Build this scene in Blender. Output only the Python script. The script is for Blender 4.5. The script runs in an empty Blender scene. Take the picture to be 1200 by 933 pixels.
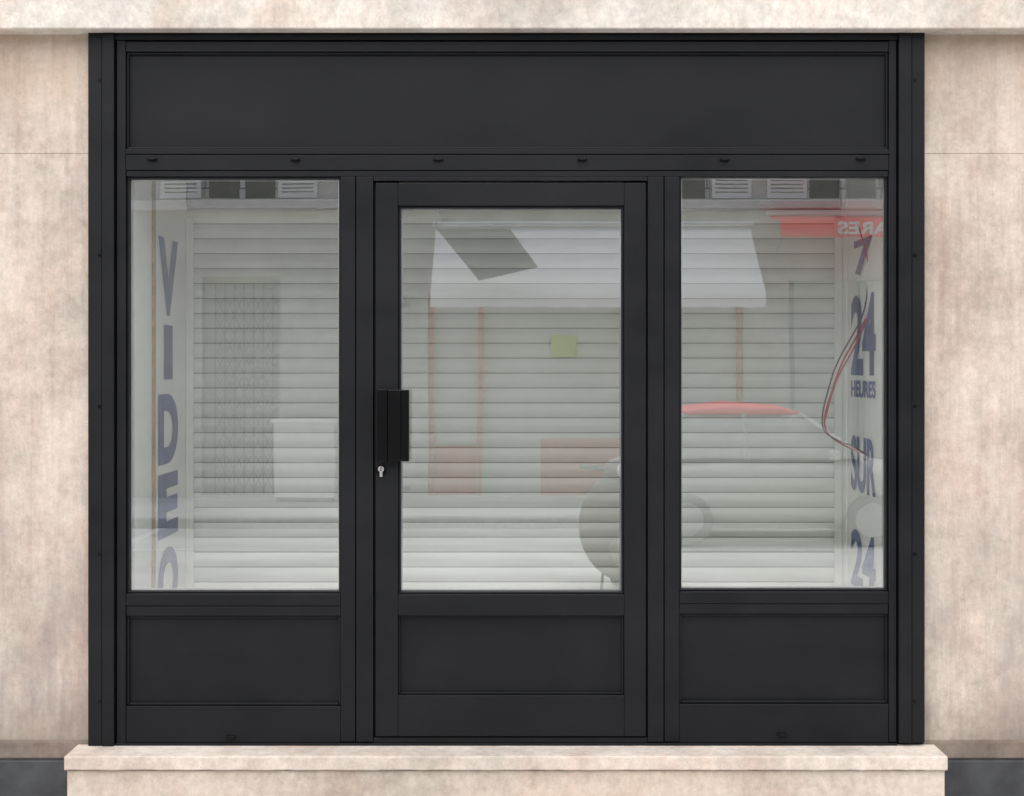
import bpy, bmesh, math, random
from mathutils import Vector
random.seed(7)
C=bpy.context.scene.collection
# ---------- image coordinates to metres, assuming 300 pixels per metre on the facade plane ----------
def ex(u): return (u-600)/300.0
def ez(v): return 1.75+(430-v)/300.0

# ---------- materials ----------
def newmat(name):
    m=bpy.data.materials.new(name); m.use_nodes=True
    nt=m.node_tree; return m,nt,nt.nodes,nt.links,nt.nodes['Principled BSDF']
def noise(nt,vec,scale,detail=5,rough=0.6,sc=(1,1,1)):
    mp=nt.nodes.new('ShaderNodeMapping'); mp.inputs['Scale'].default_value=sc
    nt.links.new(vec,mp.inputs['Vector'])
    n=nt.nodes.new('ShaderNodeTexNoise'); n.inputs['Scale'].default_value=scale
    n.inputs['Detail'].default_value=detail; n.inputs['Roughness'].default_value=rough
    nt.links.new(mp.outputs[0],n.inputs['Vector']); return n.outputs['Fac']
def ramp(nt,fac,stops):
    r=nt.nodes.new('ShaderNodeValToRGB'); e=r.color_ramp.elements
    e[0].position,e[0].color=stops[0][0],(*stops[0][1],1)
    e[1].position,e[1].color=stops[1][0],(*stops[1][1],1)
    for p,c in stops[2:]:
        k=e.new(p); k.color=(*c,1)
    nt.links.new(fac,r.inputs[0]); return r.outputs[0]
def mix(nt,fac,a,b,mode='MIX'):
    m=nt.nodes.new('ShaderNodeMix'); m.data_type='RGBA'; m.blend_type=mode
    for val,i in ((fac,0),(a,6),(b,7)):
        if hasattr(val,'links'): nt.links.new(val,m.inputs[i])
        elif isinstance(val,(int,float)): m.inputs[i].default_value=val
        else: m.inputs[i].default_value=(*val,1)
    return m.outputs[2]
def math_(nt,op,a,b=0.0,clamp=False):
    m=nt.nodes.new('ShaderNodeMath'); m.operation=op; m.use_clamp=clamp
    for v,i in ((a,0),(b,1)):
        if hasattr(v,'links'): nt.links.new(v,m.inputs[i])
        else: m.inputs[i].default_value=v
    return m.outputs[0]
def bump(nt,h,strength,dist,bsdf):
    b=nt.nodes.new('ShaderNodeBump'); b.inputs['Strength'].default_value=strength
    b.inputs['Distance'].default_value=dist
    nt.links.new(h,b.inputs['Height']); nt.links.new(b.outputs[0],bsdf.inputs['Normal'])
def plain(name,col,rough=0.6,metal=0.0,var=0.12,scale=6,bmp=0.0):
    m,nt,N,L,b=newmat(name)
    tc=N.new('ShaderNodeTexCoord').outputs['Object']
    n=noise(nt,tc,scale,2)
    dk=tuple(c*(1-var) for c in col); lt=tuple(min(1,c*(1+var)) for c in col)
    L.new(ramp(nt,n,[(0.3,dk),(0.7,lt)]),b.inputs['Base Color'])
    b.inputs['Roughness'].default_value=rough; b.inputs['Metallic'].default_value=metal
    if bmp: bump(nt,noise(nt,tc,scale*12,3),bmp,0.004,b)
    return m

def stone(name,base,grime=True,streaks=0.4,spots=0.0):
    m,nt,N,L,b=newmat(name)
    tc=N.new('ShaderNodeTexCoord').outputs['Object']
    sep=N.new('ShaderNodeSeparateXYZ'); L.new(tc,sep.inputs[0]); z=sep.outputs['Z']
    big=noise(nt,tc,2.1,6,0.72)
    b1=tuple(c*0.78 for c in base); b2=tuple(min(.95,c*1.12) for c in base)
    col=ramp(nt,big,[(0.37,b1),(0.58,b2)])
    pink=ramp(nt,noise(nt,tc,3.3,4,0.65,(1,1,0.8)),[(0.44,(1,1,1)),(0.66,(0.94,0.85,0.82))])
    col=mix(nt,0.9,col,pink,'MULTIPLY')
    if streaks:
        streak=ramp(nt,noise(nt,tc,7,6,0.75,(2.6,2.6,0.13)),[(0.36,(0.72,0.69,0.67)),(0.53,(1,1,1))])
        col=mix(nt,streaks,col,streak,'MULTIPLY')
    fine=ramp(nt,noise(nt,tc,30,5,0.85,(1,1,0.8)),[(0.34,(0.78,0.77,0.75)),(0.62,(1.07,1.07,1.06))])
    col=mix(nt,0.85,col,fine,'MULTIPLY')
    if grime:
        g=math_(nt,'MULTIPLY',math_(nt,'SUBTRACT',1.6,z),0.85,True)
        gn=noise(nt,tc,2.8,6,0.78,(1.5,1.5,0.55))
        g=math_(nt,'MULTIPLY',g,math_(nt,'MULTIPLY',math_(nt,'SUBTRACT',gn,0.38),4.2,True),True)
        col=mix(nt,math_(nt,'MULTIPLY',g,0.62),col,(0.25,0.22,0.212))
        g2=math_(nt,'MULTIPLY',math_(nt,'SUBTRACT',0.50,z),4.5,True)
        g2=math_(nt,'MULTIPLY',g2,math_(nt,'ADD',gn,0.25),True)
        col=mix(nt,math_(nt,'MULTIPLY',g2,0.75),col,(0.16,0.13,0.105))
        t=math_(nt,'MULTIPLY',math_(nt,'SUBTRACT',z,2.60),2.2,True)
        t=math_(nt,'MULTIPLY',t,noise(nt,tc,5,3,0.6,(2.0,2.0,0.5)),True)
        col=mix(nt,math_(nt,'MULTIPLY',t,0.85),col,(0.42,0.31,0.21))
    L.new(col,b.inputs['Base Color']); b.inputs['Roughness'].default_value=0.88
    b.inputs['Specular IOR Level'].default_value=0.2
    bump(nt,noise(nt,tc,50,5,0.75),0.35,0.006,b)
    return m

M={}
M['stone']=stone('limestone_wall',(0.535,0.470,0.412),streaks=0.5)
M['lintel']=stone('limestone_lintel',(0.60,0.565,0.515),grime=False,streaks=0.10)
M['step']=stone('limestone_step',(0.56,0.505,0.45),grime=False,streaks=0)
M['stepfront']=stone('limestone_riser',(0.51,0.455,0.395),grime=False,streaks=0)
M['course']=stone('stained_course',(0.20,0.165,0.14),grime=False)
M['joint']=stone('mortar_joint',(0.44,0.38,0.33),grime=False)
M['plinth']=plain('plinth_paint',(0.036,0.039,0.045),0.7,0,0.35,9,0.4)

def paint():
    m,nt,N,L,b=newmat('anthracite_powder_coat')
    tc=N.new('ShaderNodeTexCoord').outputs['Object']
    n=noise(nt,tc,2.2,4,0.65,(1,1,1.6))
    L.new(ramp(nt,n,[(0.35,(0.0062,0.0070,0.0086)),(0.7,(0.0098,0.0106,0.0126))]),b.inputs['Base Color'])
    L.new(ramp(nt,n,[(0.3,(0.38,)*3),(0.7,(0.56,)*3)]),b.inputs['Roughness'])
    b.inputs['Specular IOR Level'].default_value=0.19
    return m
M['paint']=paint()
M['gap']=plain('gasket_rubber',(0.004,0.004,0.005),0.6)
M['black']=plain('black_gloss',(0.003,0.003,0.0035),0.30)
M['black'].node_tree.nodes['Principled BSDF'].inputs['Specular IOR Level'].default_value=0.15
M['alu']=plain('aluminium_spacer',(0.50,0.51,0.52),0.35,0.5)
M['steel']=plain('satin_steel',(0.62,0.61,0.58),0.28,0.9)

def glass(name,base=0.2,tint=(0.955,0.985,0.965)):
    m,nt,N,L,b=newmat(name); N.remove(b)
    out=[n for n in N if n.type=='OUTPUT_MATERIAL'][0]
    tr=N.new('ShaderNodeBsdfTransparent'); tr.inputs[0].default_value=(*tint,1)
    gl=N.new('ShaderNodeBsdfGlossy'); gl.inputs['Roughness'].default_value=0.0
    gl.inputs['Color'].default_value=(1,1,1,1)
    lw=N.new('ShaderNodeLayerWeight'); lw.inputs['Blend'].default_value=0.5
    f=math_(nt,'POWER',lw.outputs['Facing'],4.0)
    f=math_(nt,'ADD',math_(nt,'MULTIPLY',f,1-base),base,True)
    tc=N.new('ShaderNodeTexCoord').outputs['Object']
    bp=N.new('ShaderNodeBump'); bp.inputs['Strength'].default_value=0.09; bp.inputs['Distance'].default_value=0.004
    L.new(noise(nt,tc,1.7,1,0.4),bp.inputs['Height']); L.new(bp.outputs[0],gl.inputs['Normal'])
    ms=N.new('ShaderNodeMixShader'); L.new(f,ms.inputs[0]); L.new(tr.outputs[0],ms.inputs[1]); L.new(gl.outputs[0],ms.inputs[2])
    L.new(ms.outputs[0],out.inputs[0]); return m
M['glass']=glass('double_glazing',0.33)

M['shutter']=plain('shutter_slat',(0.87,0.89,0.84),0.45,0,0.03,1.5)
M['slatgap']=plain('slat_joint',(0.40,0.41,0.39),0.7)
M['shutbox']=plain('shutter_box_grey',(0.32,0.325,0.32),0.6,0,0.1,2)
M['inwhite']=plain('interior_white_board',(0.88,0.88,0.85),0.5,0,0.03,2)
M['gold']=plain('brass_strip',(0.36,0.27,0.13),0.45,0.3,0.3,20)
M['letter']=plain('vinyl_blue',(0.030,0.075,0.24),0.5,0,0.4,6)
M['yellow']=plain('yellow_notice',(0.76,0.86,0.44),0.6,0,0.04)
M['red_wire']=plain('red_cable',(0.42,0.04,0.035),0.5)
M['black_wire']=plain('dark_cable',(0.10,0.035,0.035),0.5)
M['floor']=plain('shop_floor',(0.80,0.79,0.76),0.5)

def asphalt(name,c):
    m,nt,N,L,b=newmat(name)
    tc=N.new('ShaderNodeTexCoord').outputs['Object']
    a=noise(nt,tc,0.7,4,0.6); f=noise(nt,tc,120,3,0.8)
    col=ramp(nt,a,[(0.3,tuple(x*0.8 for x in c)),(0.7,tuple(x*1.25 for x in c))])
    col=mix(nt,0.7,col,ramp(nt,f,[(0.35,(0.6,)*3),(0.65,(1.2,)*3)]),'MULTIPLY')
    L.new(col,b.inputs['Base Color']); b.inputs['Roughness'].default_value=0.85
    return m
M['road']=asphalt('worn_asphalt',(0.58,0.575,0.56))
M['pave']=asphalt('pavement_concrete',(0.64,0.63,0.61))
M['kerb']=plain('granite_kerb',(0.42,0.41,0.40),0.8,0,0.2,14)
M['ground']=plain('distant_ground',(0.22,0.21,0.19),0.9)
M['white']=plain('road_paint',(0.75,0.75,0.72),0.7)
M['cream']=plain('cream_render',(0.62,0.60,0.56),0.9,0,0.12,3)
M['cream2']=plain('cornice_stone',(0.78,0.77,0.73),0.8,0,0.08)
M['louvre']=plain('louvre_white',(0.85,0.86,0.85),0.6,0,0.05)
M['darkglass']=plain('window_pane',(0.05,0.055,0.06),0.08)
M['carglass']=plain('car_glazing',(0.44,0.45,0.45),0.15)
M['awn']=plain('white_canvas',(0.95,0.94,0.92),0.9,0,0.02,3)
M['shade_wedge']=plain('shade_wedge_grey',(0.26,0.265,0.27),0.9,0,0.06,3)  # grey of the added sheet that imitates shadow over the white awning
M['redawn']=plain('red_canvas',(0.90,0.004,0.02),0.8,0,0.06,3)
M['redframe']=plain('red_joinery',(0.60,0.17,0.13),0.5)
M['greyframe']=plain('grey_joinery',(0.34,0.36,0.37),0.5)
M['iron']=plain('wrought_iron',(0.05,0.052,0.055),0.5,0.4)
M['gate']=plain('galvanised_gate',(0.32,0.33,0.335),0.5,0.2)
M['palepanel']=plain('pale_blind',(0.64,0.64,0.61),0.7,0,0.08,2)
M['whitecar']=plain('car_silver',(0.50,0.50,0.49),0.6,0,0.02)
M['redcar']=plain('car_red',(0.85,0.02,0.04),0.4,0,0.03)
M['tyre']=plain('tyre_rubber',(0.20,0.20,0.20),0.85)
M['hub']=plain('wheel_rim',(0.42,0.42,0.43),0.4,0.2)
M['burg']=plain('scooter_paint',(0.10,0.055,0.065),0.3,0,0.1)
M['lamp']=plain('lamp_lens',(0.58,0.58,0.57),0.3)

# ---------- geometry helpers ----------
def empty(name):
    e=bpy.data.objects.new(name,None); C.objects.link(e); e.empty_display_size=0.2; return e
def finish(name,bm,mat,parent=None,bevel=0,smooth=False,seg=2):
    me=bpy.data.meshes.new(name); bm.normal_update(); bm.to_mesh(me); bm.free()
    ob=bpy.data.objects.new(name,me); C.objects.link(ob)
    for mm in (mat if isinstance(mat,list) else [mat]): me.materials.append(mm)
    if parent: ob.parent=parent
    if bevel:
        bv=ob.modifiers.new('bevel','BEVEL'); bv.width=bevel; bv.segments=seg; bv.limit_method='ANGLE'; bv.angle_limit=math.radians(40)
    if smooth:
        for p in me.polygons: p.use_smooth=True
    return ob
def addbox(bm,x0,x1,y0,y1,z0,z1,mi=0):
    v=[bm.verts.new(p) for p in ((x0,y0,z0),(x1,y0,z0),(x1,y1,z0),(x0,y1,z0),(x0,y0,z1),(x1,y0,z1),(x1,y1,z1),(x0,y1,z1))]
    for f in ((0,3,2,1),(4,5,6,7),(0,1,5,4),(1,2,6,5),(2,3,7,6),(3,0,4,7)):
        fc=bm.faces.new([v[i] for i in f]); fc.material_index=mi
def box(name,x0,x1,y0,y1,z0,z1,mat,parent=None,bevel=0):
    bm=bmesh.new(); addbox(bm,min(x0,x1),max(x0,x1),min(y0,y1),max(y0,y1),min(z0,z1),max(z0,z1)); return finish(name,bm,mat,parent,bevel)
def boxes(name,lst,mat,parent=None,bevel=0):
    bm=bmesh.new()
    for b in lst: addbox(bm,min(b[0],b[1]),max(b[0],b[1]),min(b[2],b[3]),max(b[2],b[3]),min(b[4],b[5]),max(b[4],b[5]))
    return finish(name,bm,mat,parent,bevel)
def quad(name,pts,mat,parent=None):
    bm=bmesh.new(); bm.faces.new([bm.verts.new(p) for p in pts]); return finish(name,bm,mat,parent)
def addcyl(bm,c,r,h,axis='Y',n=20,r2=None):
    r2=r if r2 is None else r2; a=[];b=[]
    for i in range(n):
        t=2*math.pi*i/n; u,w=math.cos(t),math.sin(t)
        for lst,rr,o in ((a,r,-h/2),(b,r2,h/2)):
            if axis=='Y': p=(c[0]+u*rr,c[1]+o,c[2]+w*rr)
            elif axis=='X': p=(c[0]+o,c[1]+u*rr,c[2]+w*rr)
            else: p=(c[0]+u*rr,c[1]+w*rr,c[2]+o)
            lst.append(bm.verts.new(p))
    bm.faces.new(a[::-1]); bm.faces.new(b)
    for i in range(n):
        j=(i+1)%n; bm.faces.new((a[i],a[j],b[j],b[i]))
    bmesh.ops.recalc_face_normals(bm,faces=bm.faces)
def tube(name,pts,r,mat,parent=None):
    cu=bpy.data.curves.new(name,'CURVE'); cu.dimensions='3D'; cu.bevel_depth=r; cu.bevel_resolution=2
    s=cu.splines.new('NURBS'); s.points.add(len(pts)-1); s.use_endpoint_u=True; s.order_u=3
    for p,q in zip(s.points,pts): p.co=(*q,1)
    o=bpy.data.objects.new(name,cu); C.objects.link(o); cu.materials.append(mat)
    if parent: o.parent=parent
    return o
def textmesh(name,s,right,up,centre,w,h,mat,parent=None,thick=0.01):
    cu=bpy.data.curves.new(name,'FONT'); cu.body=s; cu.offset=thick
    o=bpy.data.objects.new(name+'_t',cu); C.objects.link(o)
    dg=bpy.context.evaluated_depsgraph_get(); dg.update()
    me=bpy.data.meshes.new_from_object(o.evaluated_get(dg)); bpy.data.objects.remove(o)
    xs=[v.co.x for v in me.vertices]; ys=[v.co.y for v in me.vertices]
    x0,x1,y0,y1=min(xs),max(xs),min(ys),max(ys); R=Vector(right);U=Vector(up);c=Vector(centre)
    for v in me.vertices:
        a=((v.co.x-x0)/(x1-x0)-.5)*w; b=((v.co.y-y0)/(y1-y0)-.5)*h
        v.co=c+R*a+U*b
    me.materials.clear(); me.materials.append(mat)
    ob=bpy.data.objects.new(name,me); C.objects.link(ob)
    if parent: ob.parent=parent
    return ob
def wall_open(name,x0,x1,z0,z1,ops,yf,yb,mat,parent):
    xs=sorted(set([x0,x1]+[o[0] for o in ops]+[o[1] for o in ops])); zs=sorted(set([z0,z1]+[o[2] for o in ops]+[o[3] for o in ops]))
    bm=bmesh.new()
    def q(*p): bm.faces.new([bm.verts.new(k) for k in p])
    for i in range(len(xs)-1):
        for j in range(len(zs)-1):
            cx=(xs[i]+xs[i+1])/2; cz=(zs[j]+zs[j+1])/2
            if any(o[0]<cx<o[1] and o[2]<cz<o[3] for o in ops): continue
            a,b,c,d=xs[i],xs[i+1],zs[j],zs[j+1]
            q((a,yf,c),(b,yf,c),(b,yf,d),(a,yf,d))
    for a,b,c,d in ops:
        q((a,yf,c),(a,yb,c),(a,yb,d),(a,yf,d)); q((b,yf,c),(b,yb,c),(b,yb,d),(b,yf,d))
        q((a,yf,c),(b,yf,c),(b,yb,c),(a,yb,c)); q((a,yf,d),(b,yf,d),(b,yb,d),(a,yb,d))
    bmesh.ops.remove_doubles(bm,verts=bm.verts,dist=0.0002)
    return finish(name,bm,mat,parent)

# ================= SHOPFRONT =================
SF=empty('shopfront')
P=M['paint']
def sbox(name,u0,u1,v0,v1,yf,yb=0.06,mat=P,bevel=0.0022,par=SF):
    return box(name,ex(u0),ex(u1),yf,yb,ez(v1),ez(v0),mat,par,bevel)
box('frame_backing',ex(107),ex(150),0.02,0.055,ez(871),ez(40),M['gap'],SF)
boxes('backing_mullions',[(ex(a),ex(b),0.02,0.055,ez(871),ez(176)) for a,b in ((400,466),(732,795),(1039,1080))],M['gap'],SF)
boxes('backing_rails',[(ex(151),ex(1039),0.062,0.075,ez(206),ez(40)),(ex(151),ex(1039),0.062,0.075,ez(871),ez(697))],M['gap'],SF)
sbox('jamb_left_cover',106,122,38,873,-0.034); sbox('jamb_left_mid',122.6,136.5,42,873,-0.040); sbox('jamb_left_inner',138.5,149,49,873,-0.024)
sbox('jamb_right_cover',1066,1081,38,868,-0.034); sbox('jamb_right_mid',1050.5,1065.4,42,868,-0.040); sbox('jamb_right_inner',1040,1048.8,49,868,-0.024)
sbox('head_cover',122.6,1065.4,37,41.6,-0.034); sbox('head_mid',137,1050,42.2,48.4,-0.030)
sbox('head_rail',149.3,1039.7,50,62,-0.022)
sbox('fascia_panel',146,1042,58,180,0.004,0.05)
for n,a in (('t',(150,1039,62,64.6)),('b',(150,1039,173,176))): sbox('fascia_bead_'+n,*a,-0.010)
sbox('fascia_bead_l',149.3,151.6,62,176,-0.011); sbox('fascia_bead_r',1037.4,1039.7,62,176,-0.011)
sbox('transom_top',149.3,1039.7,176.2,181.6,-0.026); sbox('transom_mid',149.3,1039.7,182.4,200.4,-0.023); sbox('transom_low',149.3,1039.7,201,207.6,-0.019)
sbox('mullion_left_a',400,417,207.8,868,-0.020); sbox('mullion_left_b',418.2,438,207.8,868,-0.024)
sbox('mullion_right_a',758.5,777,207.8,868,-0.024); sbox('mullion_right_b',778.2,795.5,207.8,868,-0.020)
sbox('door_head',438.2,758.3,207.8,213,-0.022)
sbox('door_threshold',438.2,758.3,863,869,-0.022)
sbox('bottom_sill',137.5,1049.6,869.2,873.2,-0.030)
for s,a,b,dv in (('left',149.3,399.8,0),('right',795.7,1039.7,-2.5)):
    sbox(f'window_{s}_rail_a',a,b,695+dv,709+dv,-0.022); sbox(f'window_{s}_rail_b',a,b,709.8+dv,721+dv,-0.018)
    sbox(f'window_{s}_panel',a-1,b+1,719+dv,829+dv,0.006,0.05)
    sbox(f'panel_{s}_bead_t',a+3,b-3,721.3+dv,724+dv,-0.008); sbox(f'panel_{s}_bead_b',a+3,b-3,823+dv,826+dv,-0.008)
    sbox(f'panel_{s}_bead_l',a,a+2.7,721.3+dv,826+dv,-0.008); sbox(f'panel_{s}_bead_r',b-2.7,b,721.3+dv,826+dv,-0.008)
    sbox(f'window_{s}_bottom_rail',a,b,826.4+dv,868.9,-0.021)
sbox('door_stile_left',441,467,215.5,861,-0.030); sbox('door_stile_right',731,756,215.5,861,-0.030)
sbox('door_top_rail',467.2,730.8,215.5,242,-0.030); sbox('door_mid_rail',467.2,730.8,695.5,720,-0.030)
sbox('door_bottom_rail',467.2,730.8,813,861,-0.030)
sbox('door_panel',465,733,718,816,0.000,0.05)
sbox('door_bead_t',469.5,728.5,720.2,722.6,-0.014); sbox('door_bead_b',469.5,728.5,810.4,812.8,-0.014)
sbox('door_bead_l',467.2,469.3,720.2,812.8,-0.014); sbox('door_bead_r',728.7,730.8,720.2,812.8,-0.014)
def glazing(tag,a,b,c,d,yb):
    t=2.6
    sbox(f'{tag}_bead_t',a,b,c,c+t,yb,0.03); sbox(f'{tag}_bead_b',a,b,d-t,d,yb,0.03)
    sbox(f'{tag}_bead_l',a,a+t,c+t+.1,d-t-.1,yb,0.03); sbox(f'{tag}_bead_r',b-t,b,c+t+.1,d-t-.1,yb,0.03)
    quad(f'{tag}_glass',[(ex(a+1),0.012,ez(d-1)),(ex(b-1),0.012,ez(d-1)),(ex(b-1),0.012,ez(c+1)),(ex(a+1),0.012,ez(c+1))],M['glass'],SF)
    e=t+.2; w=1.5
    boxes(f'{tag}_spacer',[(ex(a+e),ex(b-e),0.016,0.03,ez(c+e+w),ez(c+e)),(ex(a+e),ex(b-e),0.016,0.03,ez(d-e),ez(d-e-w)),
        (ex(a+e),ex(a+e+w),0.016,0.03,ez(d-e-w),ez(c+e+w)),(ex(b-e-w),ex(b-e),0.016,0.03,ez(d-e-w),ez(c+e+w))],M['alu'],SF)
glazing('window_left',149.5,400,207.6,695,-0.008)
glazing('window_right',795.7,1039.6,205.8,692.4,-0.008)
glazing('door',467.2,730.8,242,695.5,-0.016)
bm=bmesh.new()
for v in (96,300,476,648,820):
    addcyl(bm,(ex(119.5),-0.0350,ez(v)),0.0062,0.005,n=14); addcyl(bm,(ex(1069.5),-0.0350,ez(v)),0.0062,0.005,n=14)
finish('jamb_screws',bm,M['black'],SF)
bm=bmesh.new()
for u,v in ((180,187.5),(347,188),(514,188),(682,188),(848,188),(1007,187),(272,862),(915,859)):
    x,z=ex(u),ez(v)
    addbox(bm,x-.019,x+.019,-0.034,-0.0232 if v<300 else -0.0212,z-.004,z+.005)
    addbox(bm,x-.012,x+.012,-0.038,-0.0341,z-.0055,z+.002)
finish('drain_caps',bm,M['black'],SF,0.002)
bm=bmesh.new()
addbox(bm,ex(450),ex(480.5),-0.040,-0.0302,ez(539),ez(457))
addbox(bm,ex(443),ex(455.5),-0.080,-0.0302,ez(540),ez(456))
addbox(bm,ex(455.9),ex(471.5),-0.076,-0.0402,ez(539.5),ez(456.5))
addbox(bm,ex(472),ex(480.8),-0.080,-0.0402,ez(539.5),ez(456.5))
finish('door_pull',bm,M['black'],SF,0.003)
bm=bmesh.new(); addcyl(bm,(ex(447.5),-0.036,ez(549)),0.0115,0.014,n=24); addbox(bm,ex(446),ex(449.2),-0.041,-0.0302,ez(558),ez(551))
finish('lock_cylinder',bm,M['steel'],SF,0.001)
box('lock_keyhole',ex(447),ex(448),-0.0442,-0.0432,ez(551.5),ez(546.5),M['black'],SF)
bm=bmesh.new(); addcyl(bm,(ex(447.5),-0.0315,ez(551)),0.021,0.0026,n=24); finish('lock_escutcheon',bm,M['black'],SF)

# ================= INTERIOR OF THE DISPLAY =================
XL,XR,YS=-1.492,1.510,1.05
IN=empty('shop_interior')
box('side_board_left',XL-.03,XL,0.078,YS+.1,0.28,2.85,M['inwhite'],IN)
box('side_board_right',XR,XR+.03,0.078,YS+.1,0.28,2.85,M['inwhite'],IN)
box('ceiling',XL-.03,XR+.03,0.078,YS+.1,2.852,2.90,M['inwhite'],IN)
box('floor',XL-.03,XR+.03,0.078,YS+.1,0.24,0.278,M['floor'],IN)
box('brass_edge_strip',XL,XL+.012,0.36,0.385,0.28,2.85,M['gold'],IN,0.002)
box('corner_post_right',XR-.012,XR-.0005,0.90,0.93,0.28,2.85,M['inwhite'],IN,0.002)
for s,v0,v1 in (('V',278,372),('I',380,446),('D',460,545),('E',553,630),('O',640,720)):
    zc=1.75+(430-(v0+v1)/2)/271.; h=(v1-v0)/271.*0.96
    textmesh('letter_'+s,s,(0,1,0),(0,0,1),(XL+.003,0.66,zc),0.38 if s!='I' else 0.16,h,M['letter'],IN,0.05)
for s,v0,v1,tag in (('7',280,322,'seven'),('24',345,440,'twenty_four'),('HEURES',446,466,'heures'),('SUR',512,578,'sur'),('24',624,692,'twenty_four_b')):
    zc=1.75+(430-(v0+v1)/2)/272.; h=(v1-v0)/272.
    textmesh('letter_'+tag,s,(0,-1,0),(0,0,1),(XR-.003,0.60,zc),0.46 if s!='7' else .34,h,M['letter'],IN,0.03)
RS=empty('roller_shutter')
bm=bmesh.new(); pitch=0.0685; z=0.285; prof=[]
k=8
while z<2.41:
    for i in range(k+1):
        t=i/k; prof.append((YS-0.011*math.sin(math.pi*t) if 0<t<1 else YS, z+t*(pitch-0.004)))
    prof.append((YS+0.005,z+pitch-0.0035)); prof.append((YS+0.005,z+pitch-0.0005))
    z+=pitch
va=[bm.verts.new((XL,y,zz)) for y,zz in prof]; vb=[bm.verts.new((XR,y,zz)) for y,zz in prof]
for i in range(len(prof)-1):
    f=bm.faces.new((va[i],vb[i],vb[i+1],va[i+1])); 
    if (i%(k+3))>=k: f.material_index=1
finish('slats',bm,[M['shutter'],M['slatgap']],RS)
box('shutter_box',XL+.001,XR-.001,YS-.02,YS+.09,z+.001,2.85,M['shutbox'],RS,0.01)
box('guide_left',XL+.001,XL+.035,YS-.03,YS-.018,0.28,2.43,M['shutter'],RS,0.002)
box('guide_right',XR-.035,XR-.001,YS-.03,YS-.018,0.28,2.43,M['shutter'],RS,0.002)
NB=box('paper_notice',0.18,0.295,YS-.019,YS-.0165,1.795,1.895,M['yellow'])
def sp(u,v,y): s=1800/(6+y); return ((u-600)/s,y,1.75+(430-v)/s)
EC=empty('electric_cable')
tube('red_core',[sp(u,v,0.55+0.02*math.sin(i)) for i,(u,v) in enumerate([(1021,335),(1019,365),(1004,395),(986,425),(975,458),(965,490),(968,508),(985,520),(1008,530),(1028,537)])],0.0040,M['red_wire'],EC)
tube('black_core',[sp(u,v,0.53) for u,v in [(1020,300),(1017,340),(1012,370),(996,398),(979,428),(969,462),(963,487),(964,505),(980,516),(1003,524),(1026,540)]],0.0036,M['black_wire'],EC)
tube('brown_core',[sp(u,v,0.52) for u,v in [(1005,262),(1014,290),(1022,330),(1018,372),(1000,410),(982,440),(972,470),(966,496)]],0.0034,M['red_wire'],EC)
bm=bmesh.new(); c=sp(1026,537,0.53); addcyl(bm,c,0.013,0.03,'X',12); finish('cable_connector',bm,M['black'],EC,0.002)

# ================= OUR BUILDING =================
B=empty('stone_building')
xl,xr=ex(106)-.001,ex(1081)+.001
for s,a,b in (('left',-14,xl),('right',xr,14)):
    box(f'wall_{s}_lower',a,b,0,0.3,0.291,2.5822,M['stone'],B,0.001)
    box(f'wall_{s}_upper',a,b,0,0.3,2.584,3.075,M['stone'],B,0.001)
    box(f'wall_{s}_core',a,b,0.002,0.29,0.05,3.07,M['joint'],B)
    box(f'wall_{s}_course',a,b,-0.008,0.28,0.222,0.288,M['course'],B,0.004)
for s,a,b in (('left',-14,-1.70),('right',1.655,14)):
    box(f'wall_{s}_plinth',a,b,-0.022,0.2,0,0.218,M['plinth'],B,0.006)
box('lintel_band',-14,14,-0.105,0.3,3.048,3.46,M['lintel'],B,0.006)
ops=[(c-.55,c+.55,3.95,5.9) for c in (-12,-9,-6,-3,0,3,6,9,12)]
wall_open('upper_wall',-14,14,3.46,7.6,ops,0.0,0.25,M['stone'],B)
boxes('upper_windows',[(a,b,0.2,0.24,c,d) for a,b,c,d in ops],M['darkglass'],B)
boxes('upper_window_frames',[(x-.04,x+.04,0.15,0.199,3.95,5.9) for x in (-12,-9,-6,-3,0,3,6,9,12)],M['louvre'],B)
box('cornice',-14.1,14.1,-0.25,0.3,7.6,7.8,M['cream2'],B,0.02)
box('upper_mass',-14,14,0.30,8,2.91,7.59,M['cream'],B)
box('rear_mass',-14,14,1.2,8,0,2.905,M['cream'],B)
box('left_mass',-14,-1.64,0.301,1.19,0,2.905,M['cream'],B); box('right_mass',1.64,14,0.301,1.19,0,2.905,M['cream'],B)
box('foundation',-1.62,1.60,0.0,1.19,0,0.235,M['cream'],B)
box('threshold_stone',xl,xr,0.0,0.078,0.236,0.2725,M['step'],B)

ST=empty('entrance_step')
def slab():
    bm=bmesh.new(); addbox(bm,-1.696,1.650,-0.190,-0.0005,0.2225,0.277)
    bmesh.ops.subdivide_edges(bm,edges=[e for e in bm.edges if abs(e.verts[0].co.x-e.verts[1].co.x)>1],cuts=90)
    for v in bm.verts:
        if v.co.y<-0.1:
            v.co.y+=random.uniform(-.0016,.0016); v.co.z+=random.uniform(-.0011,.0011)
    return finish('tread',bm,M['step'],ST,0.007,seg=3)
slab()
box('riser',-1.688,1.642,-0.172,-0.0225,0.0,0.2185,M['stepfront'],ST,0.003)
box('joint_mortar',-1.67,1.63,-0.165,-0.03,0.2186,0.2224,M['course'],ST)
box('tread_under_frame',-1.62,1.60,0.0005,0.05,0.2355,0.2360,M['step'],ST)

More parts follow.
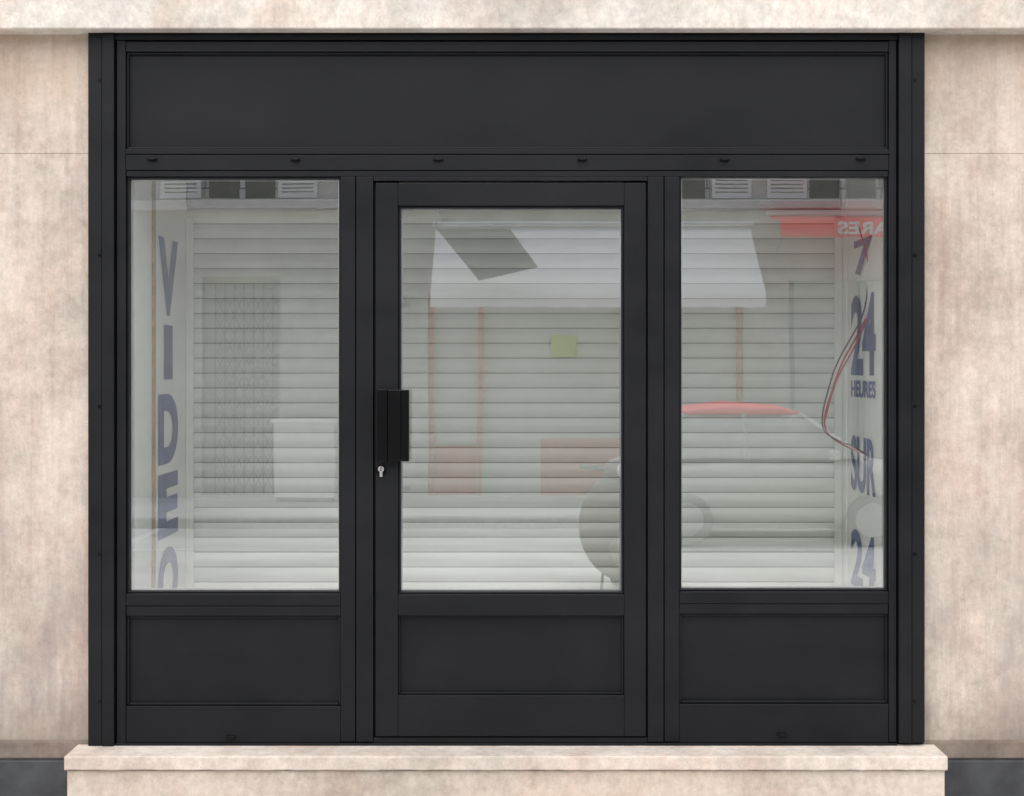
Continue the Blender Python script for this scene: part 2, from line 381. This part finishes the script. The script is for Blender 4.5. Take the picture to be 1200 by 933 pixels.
# ================= STREET =================
box('pavement',-60,60,-2.6,0.0,-0.3,0.0,M['pave'])
bpy.data.objects['pavement'].location.z=-0.002
box('kerb',-60,60,-2.78,-2.602,-0.3,0.003,M['kerb'],None,0.015)
quad('road',[(-60,-12,-0.12),(60,-12,-0.12),(60,-2.6,-0.12),(-60,-2.6,-0.12)],M['road'])
box('kerb',-60,60,-11.9,-11.72,-0.3,0.003,M['kerb'],None,0.015)
box('pavement',-60,60,-15.2,-11.902,-0.3,-0.002,M['pave'])
quad('ground',[(-1500,-1500,-0.31),(1500,-1500,-0.31),(1500,1500,-0.31),(-1500,1500,-0.31)],M['ground'])
PM=boxes('parking_line',[(-9.6+i*5.5,-9.5+i*5.5,-11.70,-9.7,-0.1195,-0.1155) for i in range(5)]+[(-20,20,-9.66,-9.56,-0.1195,-0.1155)],M['white'])

# ================= OPPOSITE BUILDING =================
O=empty('apartment_building'); YO=-14.5
ops=[(c-.5,c+.5,4.0,5.7) for c in (-3.64,-.72,2.15,4.45,-6.6,-9.6,-12.5,7.4,10.3,13)]
g=[(-4.15,-3.1,0.02,2.95),(-2.0,-1.3,0.02,2.7),(-1.12,3.1,0.02,2.75),(3.7,6.6,0.02,2.9),(-8.5,-5.2,0.02,2.8),(8,11,0.02,2.8)]
wall_open('facade',-14,14,0,6.2,ops+g,YO,YO-.25,M['cream'],O)
boxes('window_panes',[(a,b,YO-.24,YO-.2,c,d) for a,b,c,d in ops],M['darkglass'],O)
fr=[]
for a,b,c,d in ops:
    m=(a+b)/2
    fr+=[(m-.035,m+.035,YO-.199,YO-.15,c,d),(a,a+.05,YO-.199,YO-.15,c,d),(b-.05,b,YO-.199,YO-.15,c,d),(a+.05,m-.035,YO-.199,YO-.15,c+.9,c+.94),(m+.035,b-.05,YO-.199,YO-.15,c+.9,c+.94)]
boxes('window_frames',fr,M['louvre'],O)
lv=[]
for a,b,c,d in ops:
    for s0,s1 in ((a-.55,a-.02),(b+.02,b+.55)):
        lv+=[(s0,s0+.05,YO+.004,YO+.045,c,d),(s1-.05,s1,YO+.004,YO+.045,c,d),(s0+.05,s1-.05,YO+.004,YO+.044,c,c+.07),(s0+.05,s1-.05,YO+.004,YO+.044,d-.07,d)]
        z=c+.09
        while z<d-.1: lv.append((s0+.05,s1-.05,YO+.012,YO+.038,z,z+.032)); z+=.055
boxes('louvre_shutters',lv,M['louvre'],O)
rl=[]
for a,b,c,d in ops:
    rl+=[(a,b,YO+.03,YO+.05,c+.85,c+.88),(a,b,YO+.03,YO+.05,c+.12,c+.14)]
    for i in range(9): x=a+.05+i*(b-a-.1)/8; rl.append((x-.008,x+.008,YO+.034,YO+.046,c+.14,c+.85))
boxes('window_railings',rl,M['iron'],O)
box('string_course',-14,14,YO+.001,YO+.16,3.84,3.97,M['cream2'],O,0.02)
box('cornice',-14.1,14.1,YO-.2,YO+.2,6.21,6.4,M['cream2'],O,0.02)
box('body',-14,14,YO-9,YO-.26,0,6.2,M['cream'],O)
box('corner_pilaster',-2.25,-2.05,YO+.001,YO+.05,0.01,3.7,M['cream2'],O,0.01)
box('pale_door',-2.0,-1.3,YO-.2,YO-.14,0.02,2.7,M['palepanel'],O)
boxes('pale_door_rails',[(-1.93,-1.37,YO-.139,YO-.12,z,z+.06) for z in (.1,.9,1.1,2.55)],M['greyframe'],O)
box('shop_blind',-1.12,3.1,YO-.22,YO-.16,0.02,2.75,M['palepanel'],O)
rf=[(x-.03,x+.03,YO-.159,YO-.05,0.02,2.70) for x in (-1.08,-.43,1.5,3.06)]+[(-1.12,3.1,YO-.159,YO-.06,2.701,2.75)]
boxes('red_shop_frame',rf,M['redframe'],O)
boxes('shop_low_panels',[(.39,1.46,YO-.159,YO-.10,.02,.8),(-1.04,-.47,YO-.159,YO-.10,.02,.7)],M['redframe'],O)
box('cafe_window',3.7,6.6,YO-.22,YO-.18,0.02,2.9,M['palepanel'],O)
boxes('cafe_frame',[(x-.04,x+.04,YO-.179,YO-.08,0.02,2.9) for x in (3.74,4.7,5.6,6.56)]+[(3.78,4.66,YO-.179,YO-.10,.02,.55)],M['greyframe'],O)
box('gate_back',-4.15,-3.1,YO-.24,YO-.2,0.02,2.95,M['palepanel'],O)
for nm,a,b in (('far_shop_a',-8.5,-5.2),('far_shop_b',8,11)): box(nm,a,b,YO-.22,YO-.18,.02,2.8,M['greyframe'],O)
bm=bmesh.new()
def bar(bm,p,q,r=.011):
    p=Vector(p);q=Vector(q);d=(q-p).normalized(); n=Vector((0,1,0)); s=d.cross(n)*r; n=n*r
    v=[bm.verts.new(pp+a+b) for pp in (p,q) for a,b in ((s,n),(s,-n),(-s,-n),(-s,n))]
    for i in range(4): bm.faces.new((v[i],v[(i+1)%4],v[4+(i+1)%4],v[4+i]))
x0,x1=-3.98,-3.2
for i in range(7): x=x0+i*(x1-x0)/6; bar(bm,(x,YO-.06,.04),(x,YO-.06,2.85),.010)
for i in range(6):
    xa=x0+i*(x1-x0)/6; xb=xa+(x1-x0)/6; z=.1
    while z<2.6: bar(bm,(xa,YO-.045,z),(xb,YO-.045,z+.26),.006); bar(bm,(xb,YO-.035,z),(xa,YO-.035,z+.26),.006); z+=.26
bmesh.ops.recalc_face_normals(bm,faces=bm.faces); finish('lattice_gate',bm,M['gate'],O)
def awning(name,x0,x1,zt,zb,proj,mat,val=.18):
    A=empty(name); n=24; bm=bmesh.new(); rows=[]
    for j in range(7):
        t=j/6; row=[]
        for i in range(n+1):
            x=x0+(x1-x0)*i/n
            if j<6: tt=j/5; row.append(bm.verts.new((x, YO+.05+proj*tt, zt+(zb-zt)*tt-.025*math.sin(math.pi*tt))))
            else: row.append(bm.verts.new((x,YO+.05+proj+.004,zb-val-(.012 if i%2 else 0))))
        rows.append(row)
    for j in range(6):
        for i in range(n): bm.faces.new((rows[j][i],rows[j][i+1],rows[j+1][i+1],rows[j+1][i]))
    finish('canvas',bm,mat,A,smooth=True)
    box('cassette',x0-.04,x1+.04,YO+.001,YO+.12,zt+.004,zt+.07,M['louvre'],A,0.01)
    box('front_bar',x0,x1,YO+.03+proj,YO+.046+proj,zb-.03,zb-.005,M['alu'],A)
    for x in (x0+.1,x1-.1):
        bm=bmesh.new(); bar(bm,(x,YO+.05,zt-.5),(x,YO+.03+proj,zb-.03),.018)
        finish('arm',bm,M['alu'],A)
    return A
awning('white_awning',-1.02,3.18,3.62,2.68,1.25,M['awn'])
RA=awning('red_awning',3.42,7.0,3.76,3.63,0.9,M['redawn'],.22)
textmesh('awning_lettering','CIGARES',(-1,0,0),(0,0,1),(4.72,YO+.05+.9+.014,3.52),1.15,.16,M['white'],RA,.03)
# added grey sheet stands in for a shadow on the awning; mount also added
HS=empty('added_shade_wedge')
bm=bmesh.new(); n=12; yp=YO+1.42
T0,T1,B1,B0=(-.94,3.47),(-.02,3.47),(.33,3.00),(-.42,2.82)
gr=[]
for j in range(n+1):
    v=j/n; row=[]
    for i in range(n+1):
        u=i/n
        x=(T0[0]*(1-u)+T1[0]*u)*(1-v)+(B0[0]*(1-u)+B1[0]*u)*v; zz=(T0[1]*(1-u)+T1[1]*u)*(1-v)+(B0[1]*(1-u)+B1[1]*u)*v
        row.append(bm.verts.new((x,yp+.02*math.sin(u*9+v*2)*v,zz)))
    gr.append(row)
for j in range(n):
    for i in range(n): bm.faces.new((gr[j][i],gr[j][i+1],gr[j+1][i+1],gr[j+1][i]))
finish('shade_wedge_sheet',bm,M['shade_wedge'],HS,smooth=True)
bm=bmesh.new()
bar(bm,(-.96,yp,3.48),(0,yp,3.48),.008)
finish('shade_wedge_rod',bm,M['alu'],HS)
boxes('shade_wedge_bracket',[(-.955,-.935,YO+.002,yp,3.70,3.72),(-.955,-.935,yp-.01,yp+.01,3.48,3.70)],M['alu'],HS)
UC=empty('utility_cabinet')
box('cabinet_body',-3.08,-2.3,-14.2,-13.85,0.06,1.02,M['louvre'],UC,.01); box('cabinet_cap',-3.11,-2.27,-14.23,-13.82,1.022,1.07,M['louvre'],UC,.01)
box('cabinet_base',-3.05,-2.33,-14.17,-13.88,0,.058,M['greyframe'],UC)

CAR=empty('parked_car')
def fx(x): return 1.22+(x-.5)*0.84
def loft(name,st,mat,par,n=24,e=4.0,smooth=True):
    bm=bmesh.new(); rings=[]
    for x,yc,hw,z0,z1 in st:
        r=[]
        for i in range(n):
            t=2*math.pi*i/n; c,s=math.cos(t),math.sin(t)
            r.append(bm.verts.new((fx(x),yc+hw*math.copysign(abs(c)**(2/e),c),(z0+z1)/2+(z1-z0)/2*math.copysign(abs(s)**(2/e),s))))
        rings.append(r)
    for a,b in zip(rings,rings[1:]):
        for i in range(n): bm.faces.new((a[i],a[(i+1)%n],b[(i+1)%n],b[i]))
    bm.faces.new(rings[0][::-1]); bm.faces.new(rings[-1]); bmesh.ops.recalc_face_normals(bm,faces=bm.faces)
    return finish(name,bm,mat,par,smooth=smooth)
cy=-10.72; gz=-.12
loft('body',[(.50,cy,.55,gz+.35,gz+.62),(.58,cy,.74,gz+.25,gz+.78),(.8,cy,.80,gz+.2,gz+.9),(1.5,cy,.83,gz+.18,gz+.94),(2.6,cy,.83,gz+.18,gz+.94),(3.3,cy,.82,gz+.18,gz+.92),(3.9,cy,.79,gz+.2,gz+.84),(4.2,cy,.7,gz+.24,gz+.7),(4.3,cy,.5,gz+.32,gz+.55)],M['whitecar'],CAR)
def frustum(name,b,t,mat,par):
    bm=bmesh.new(); v=[bm.verts.new((fx(p[0]),p[1],p[2])) for p in ((b[0],b[2],b[4]),(b[1],b[2],b[4]),(b[1],b[3],b[4]),(b[0],b[3],b[4]),(t[0],t[2],t[4]),(t[1],t[2],t[4]),(t[1],t[3],t[4]),(t[0],t[3],t[4]))]
    for f in ((0,3,2,1),(4,5,6,7),(0,1,5,4),(1,2,6,5),(2,3,7,6),(3,0,4,7)): bm.faces.new([v[i] for i in f])
    return finish(name,bm,mat,par,.03)
frustum('cabin_glass',(.75,3.45,cy-.76,cy+.76,gz+.9),(1.18,2.62,cy-.60,cy+.60,gz+1.37),M['carglass'],CAR)
loft('roof',[(1.08,cy,.50,gz+1.37,gz+1.40),(1.22,cy,.62,gz+1.36,gz+1.44),(1.8,cy,.65,gz+1.36,gz+1.50),(2.4,cy,.63,gz+1.36,gz+1.47),(2.70,cy,.52,gz+1.35,gz+1.39)],M['redcar'],CAR)
bm=bmesh.new()
def bar2(bm,p,q,r):
    p=Vector(p);q=Vector(q);d=(q-p).normalized(); n=d.orthogonal().normalized(); s=d.cross(n)
    v=[bm.verts.new(pp+(s*a+n*b)*r) for pp in (p,q) for a,b in ((1,1),(1,-1),(-1,-1),(-1,1))]
    for i in range(4): bm.faces.new((v[i],v[(i+1)%4],v[4+(i+1)%4],v[4+i]))
for sy in (-1,1):
    for a,b in ((.75,1.18),(1.95,1.95),(3.45,2.62)): bar2(bm,(fx(a),cy+sy*.765,gz+.9),(fx(b),cy+sy*.61,gz+1.38),.022)
finish('pillars',bm,M['whitecar'],CAR)
for i,(x,s) in enumerate(((1.2,1),(3.5,1),(1.2,-1),(3.5,-1))):
    bm=bmesh.new(); addcyl(bm,(fx(x),cy+s*.74,gz+.28),.28,.2,'Y',28); finish(f'tyre_{i}',bm,M['tyre'],CAR,.03)
    bm=bmesh.new(); addcyl(bm,(fx(x),cy+s*.75,gz+.28),.18,.2,'Y',20); finish(f'rim_{i}',bm,M['hub'],CAR,.01)
boxes('lights_and_mirrors',[(fx(4.1),fx(4.24),cy+.4,cy+.64,gz+.55,gz+.66),(fx(4.1),fx(4.24),cy-.64,cy-.4,gz+.55,gz+.66),(fx(2.95),fx(3.08),cy+.8,cy+.93,gz+.9,gz+1.0),(fx(2.95),fx(3.08),cy-.93,cy-.8,gz+.9,gz+1.0)],M['lamp'],CAR,.02)

SC=empty('motor_scooter'); sx=.90; sy=-6.5
M['sctyre']=plain('scooter_tyre',(0.03,0.03,0.031),0.85)
def torus(name,c,R,r,mat):
    bm=bmesh.new(); n,m=28,10; rings=[]
    for i in range(n):
        a=2*math.pi*i/n; rings.append([bm.verts.new((c[0]+r*math.sin(2*math.pi*j/m),c[1]+(R+r*math.cos(2*math.pi*j/m))*math.cos(a),c[2]+(R+r*math.cos(2*math.pi*j/m))*math.sin(a))) for j in range(m)])
    for i in range(n):
        for j in range(m): bm.faces.new((rings[i][j],rings[(i+1)%n][j],rings[(i+1)%n][(j+1)%m],rings[i][(j+1)%m]))
    bmesh.ops.recalc_face_normals(bm,faces=bm.faces)
    finish(name,bm,mat,SC,smooth=True)
for t,dy in (('front',.62),('rear',-.62)):
    torus('tyre_'+t,(sx,sy+dy,gz+.25),.19,.06,M['sctyre'])
    bm=bmesh.new(); addcyl(bm,(sx,sy+dy,gz+.25),.14,.06,'X',20); finish('rim_'+t,bm,M['hub'],SC)
def ellip(name,c,r,mat):
    bm=bmesh.new(); bmesh.ops.create_uvsphere(bm,u_segments=24,v_segments=14,radius=1)
    for v in bm.verts: v.co=Vector((c[0]+v.co.x*r[0],c[1]+v.co.y*r[1],c[2]+v.co.z*r[2]))
    return finish(name,bm,mat,SC,smooth=True)
ellip('front_mudguard',(sx,sy+.62,gz+.45),(.14,.26,.15),M['burg'])
ellip('leg_shield',(sx,sy+.42,gz+.62),(.38,.10,.44),M['burg'])
ellip('headset',(sx,sy+.42,gz+1.06),(.18,.13,.11),M['burg'])
ellip('headlight',(sx,sy+.52,gz+1.06),(.085,.05,.07),M['lamp'])
ellip('rear_body',(sx,sy-.42,gz+.56),(.22,.48,.22),M['burg'])
ellip('seat',(sx,sy-.36,gz+.80),(.15,.42,.075),M['sctyre'])
box('floorboard',sx-.2,sx+.2,sy-.1,sy+.4,gz+.28,gz+.34,M['burg'],SC,.02)
tube('handlebar',[(sx-.36,sy+.30,gz+1.08),(sx-.2,sy+.36,gz+1.06),(sx+.2,sy+.36,gz+1.06),(sx+.36,sy+.30,gz+1.08)],.018,M['sctyre'],SC)
tube('stand',[(sx-.14,sy-.1,gz+.3),(sx-.17,sy-.14,gz+.0)],.012,M['iron'],SC)

# ================= LIGHT =================
el,az=math.radians(52),math.radians(192)
W=bpy.data.worlds.new('World'); bpy.context.scene.world=W; W.use_nodes=True
nt=W.node_tree; sky=nt.nodes.new('ShaderNodeTexSky'); sky.sky_type='NISHITA'; sky.sun_disc=False
sky.sun_elevation=el; sky.sun_rotation=az; sky.air_density=1.0; sky.dust_density=3; sky.ozone_density=1.0
nt.links.new(sky.outputs[0],nt.nodes['Background'].inputs[0]); nt.nodes['Background'].inputs[1].default_value=0.15
sd=bpy.data.lights.new('sun','SUN'); sd.energy=5; sd.angle=math.radians(130); sd.color=(1,.98,.95)
so=bpy.data.objects.new('sun',sd); C.objects.link(so)
d=Vector((math.sin(az)*math.cos(el),math.cos(az)*math.cos(el),math.sin(el)))
so.rotation_euler=d.to_track_quat('Z','Y').to_euler(); so.location=(0,3,15)
# ================= CAMERA =================
cd=bpy.data.cameras.new('camera'); cam=bpy.data.objects.new('camera',cd); C.objects.link(cam)
cam.location=(0,-6,1.75); cam.rotation_euler=(math.radians(90),0,0)
cd.sensor_width=36; cd.lens=54; cd.shift_y=-36.5/1200; cd.clip_start=.05; cd.clip_end=4000
bpy.context.scene.camera=cam
bpy.context.scene.view_settings.view_transform='Standard'; bpy.context.scene.view_settings.look='None'; bpy.context.scene.view_settings.exposure=0
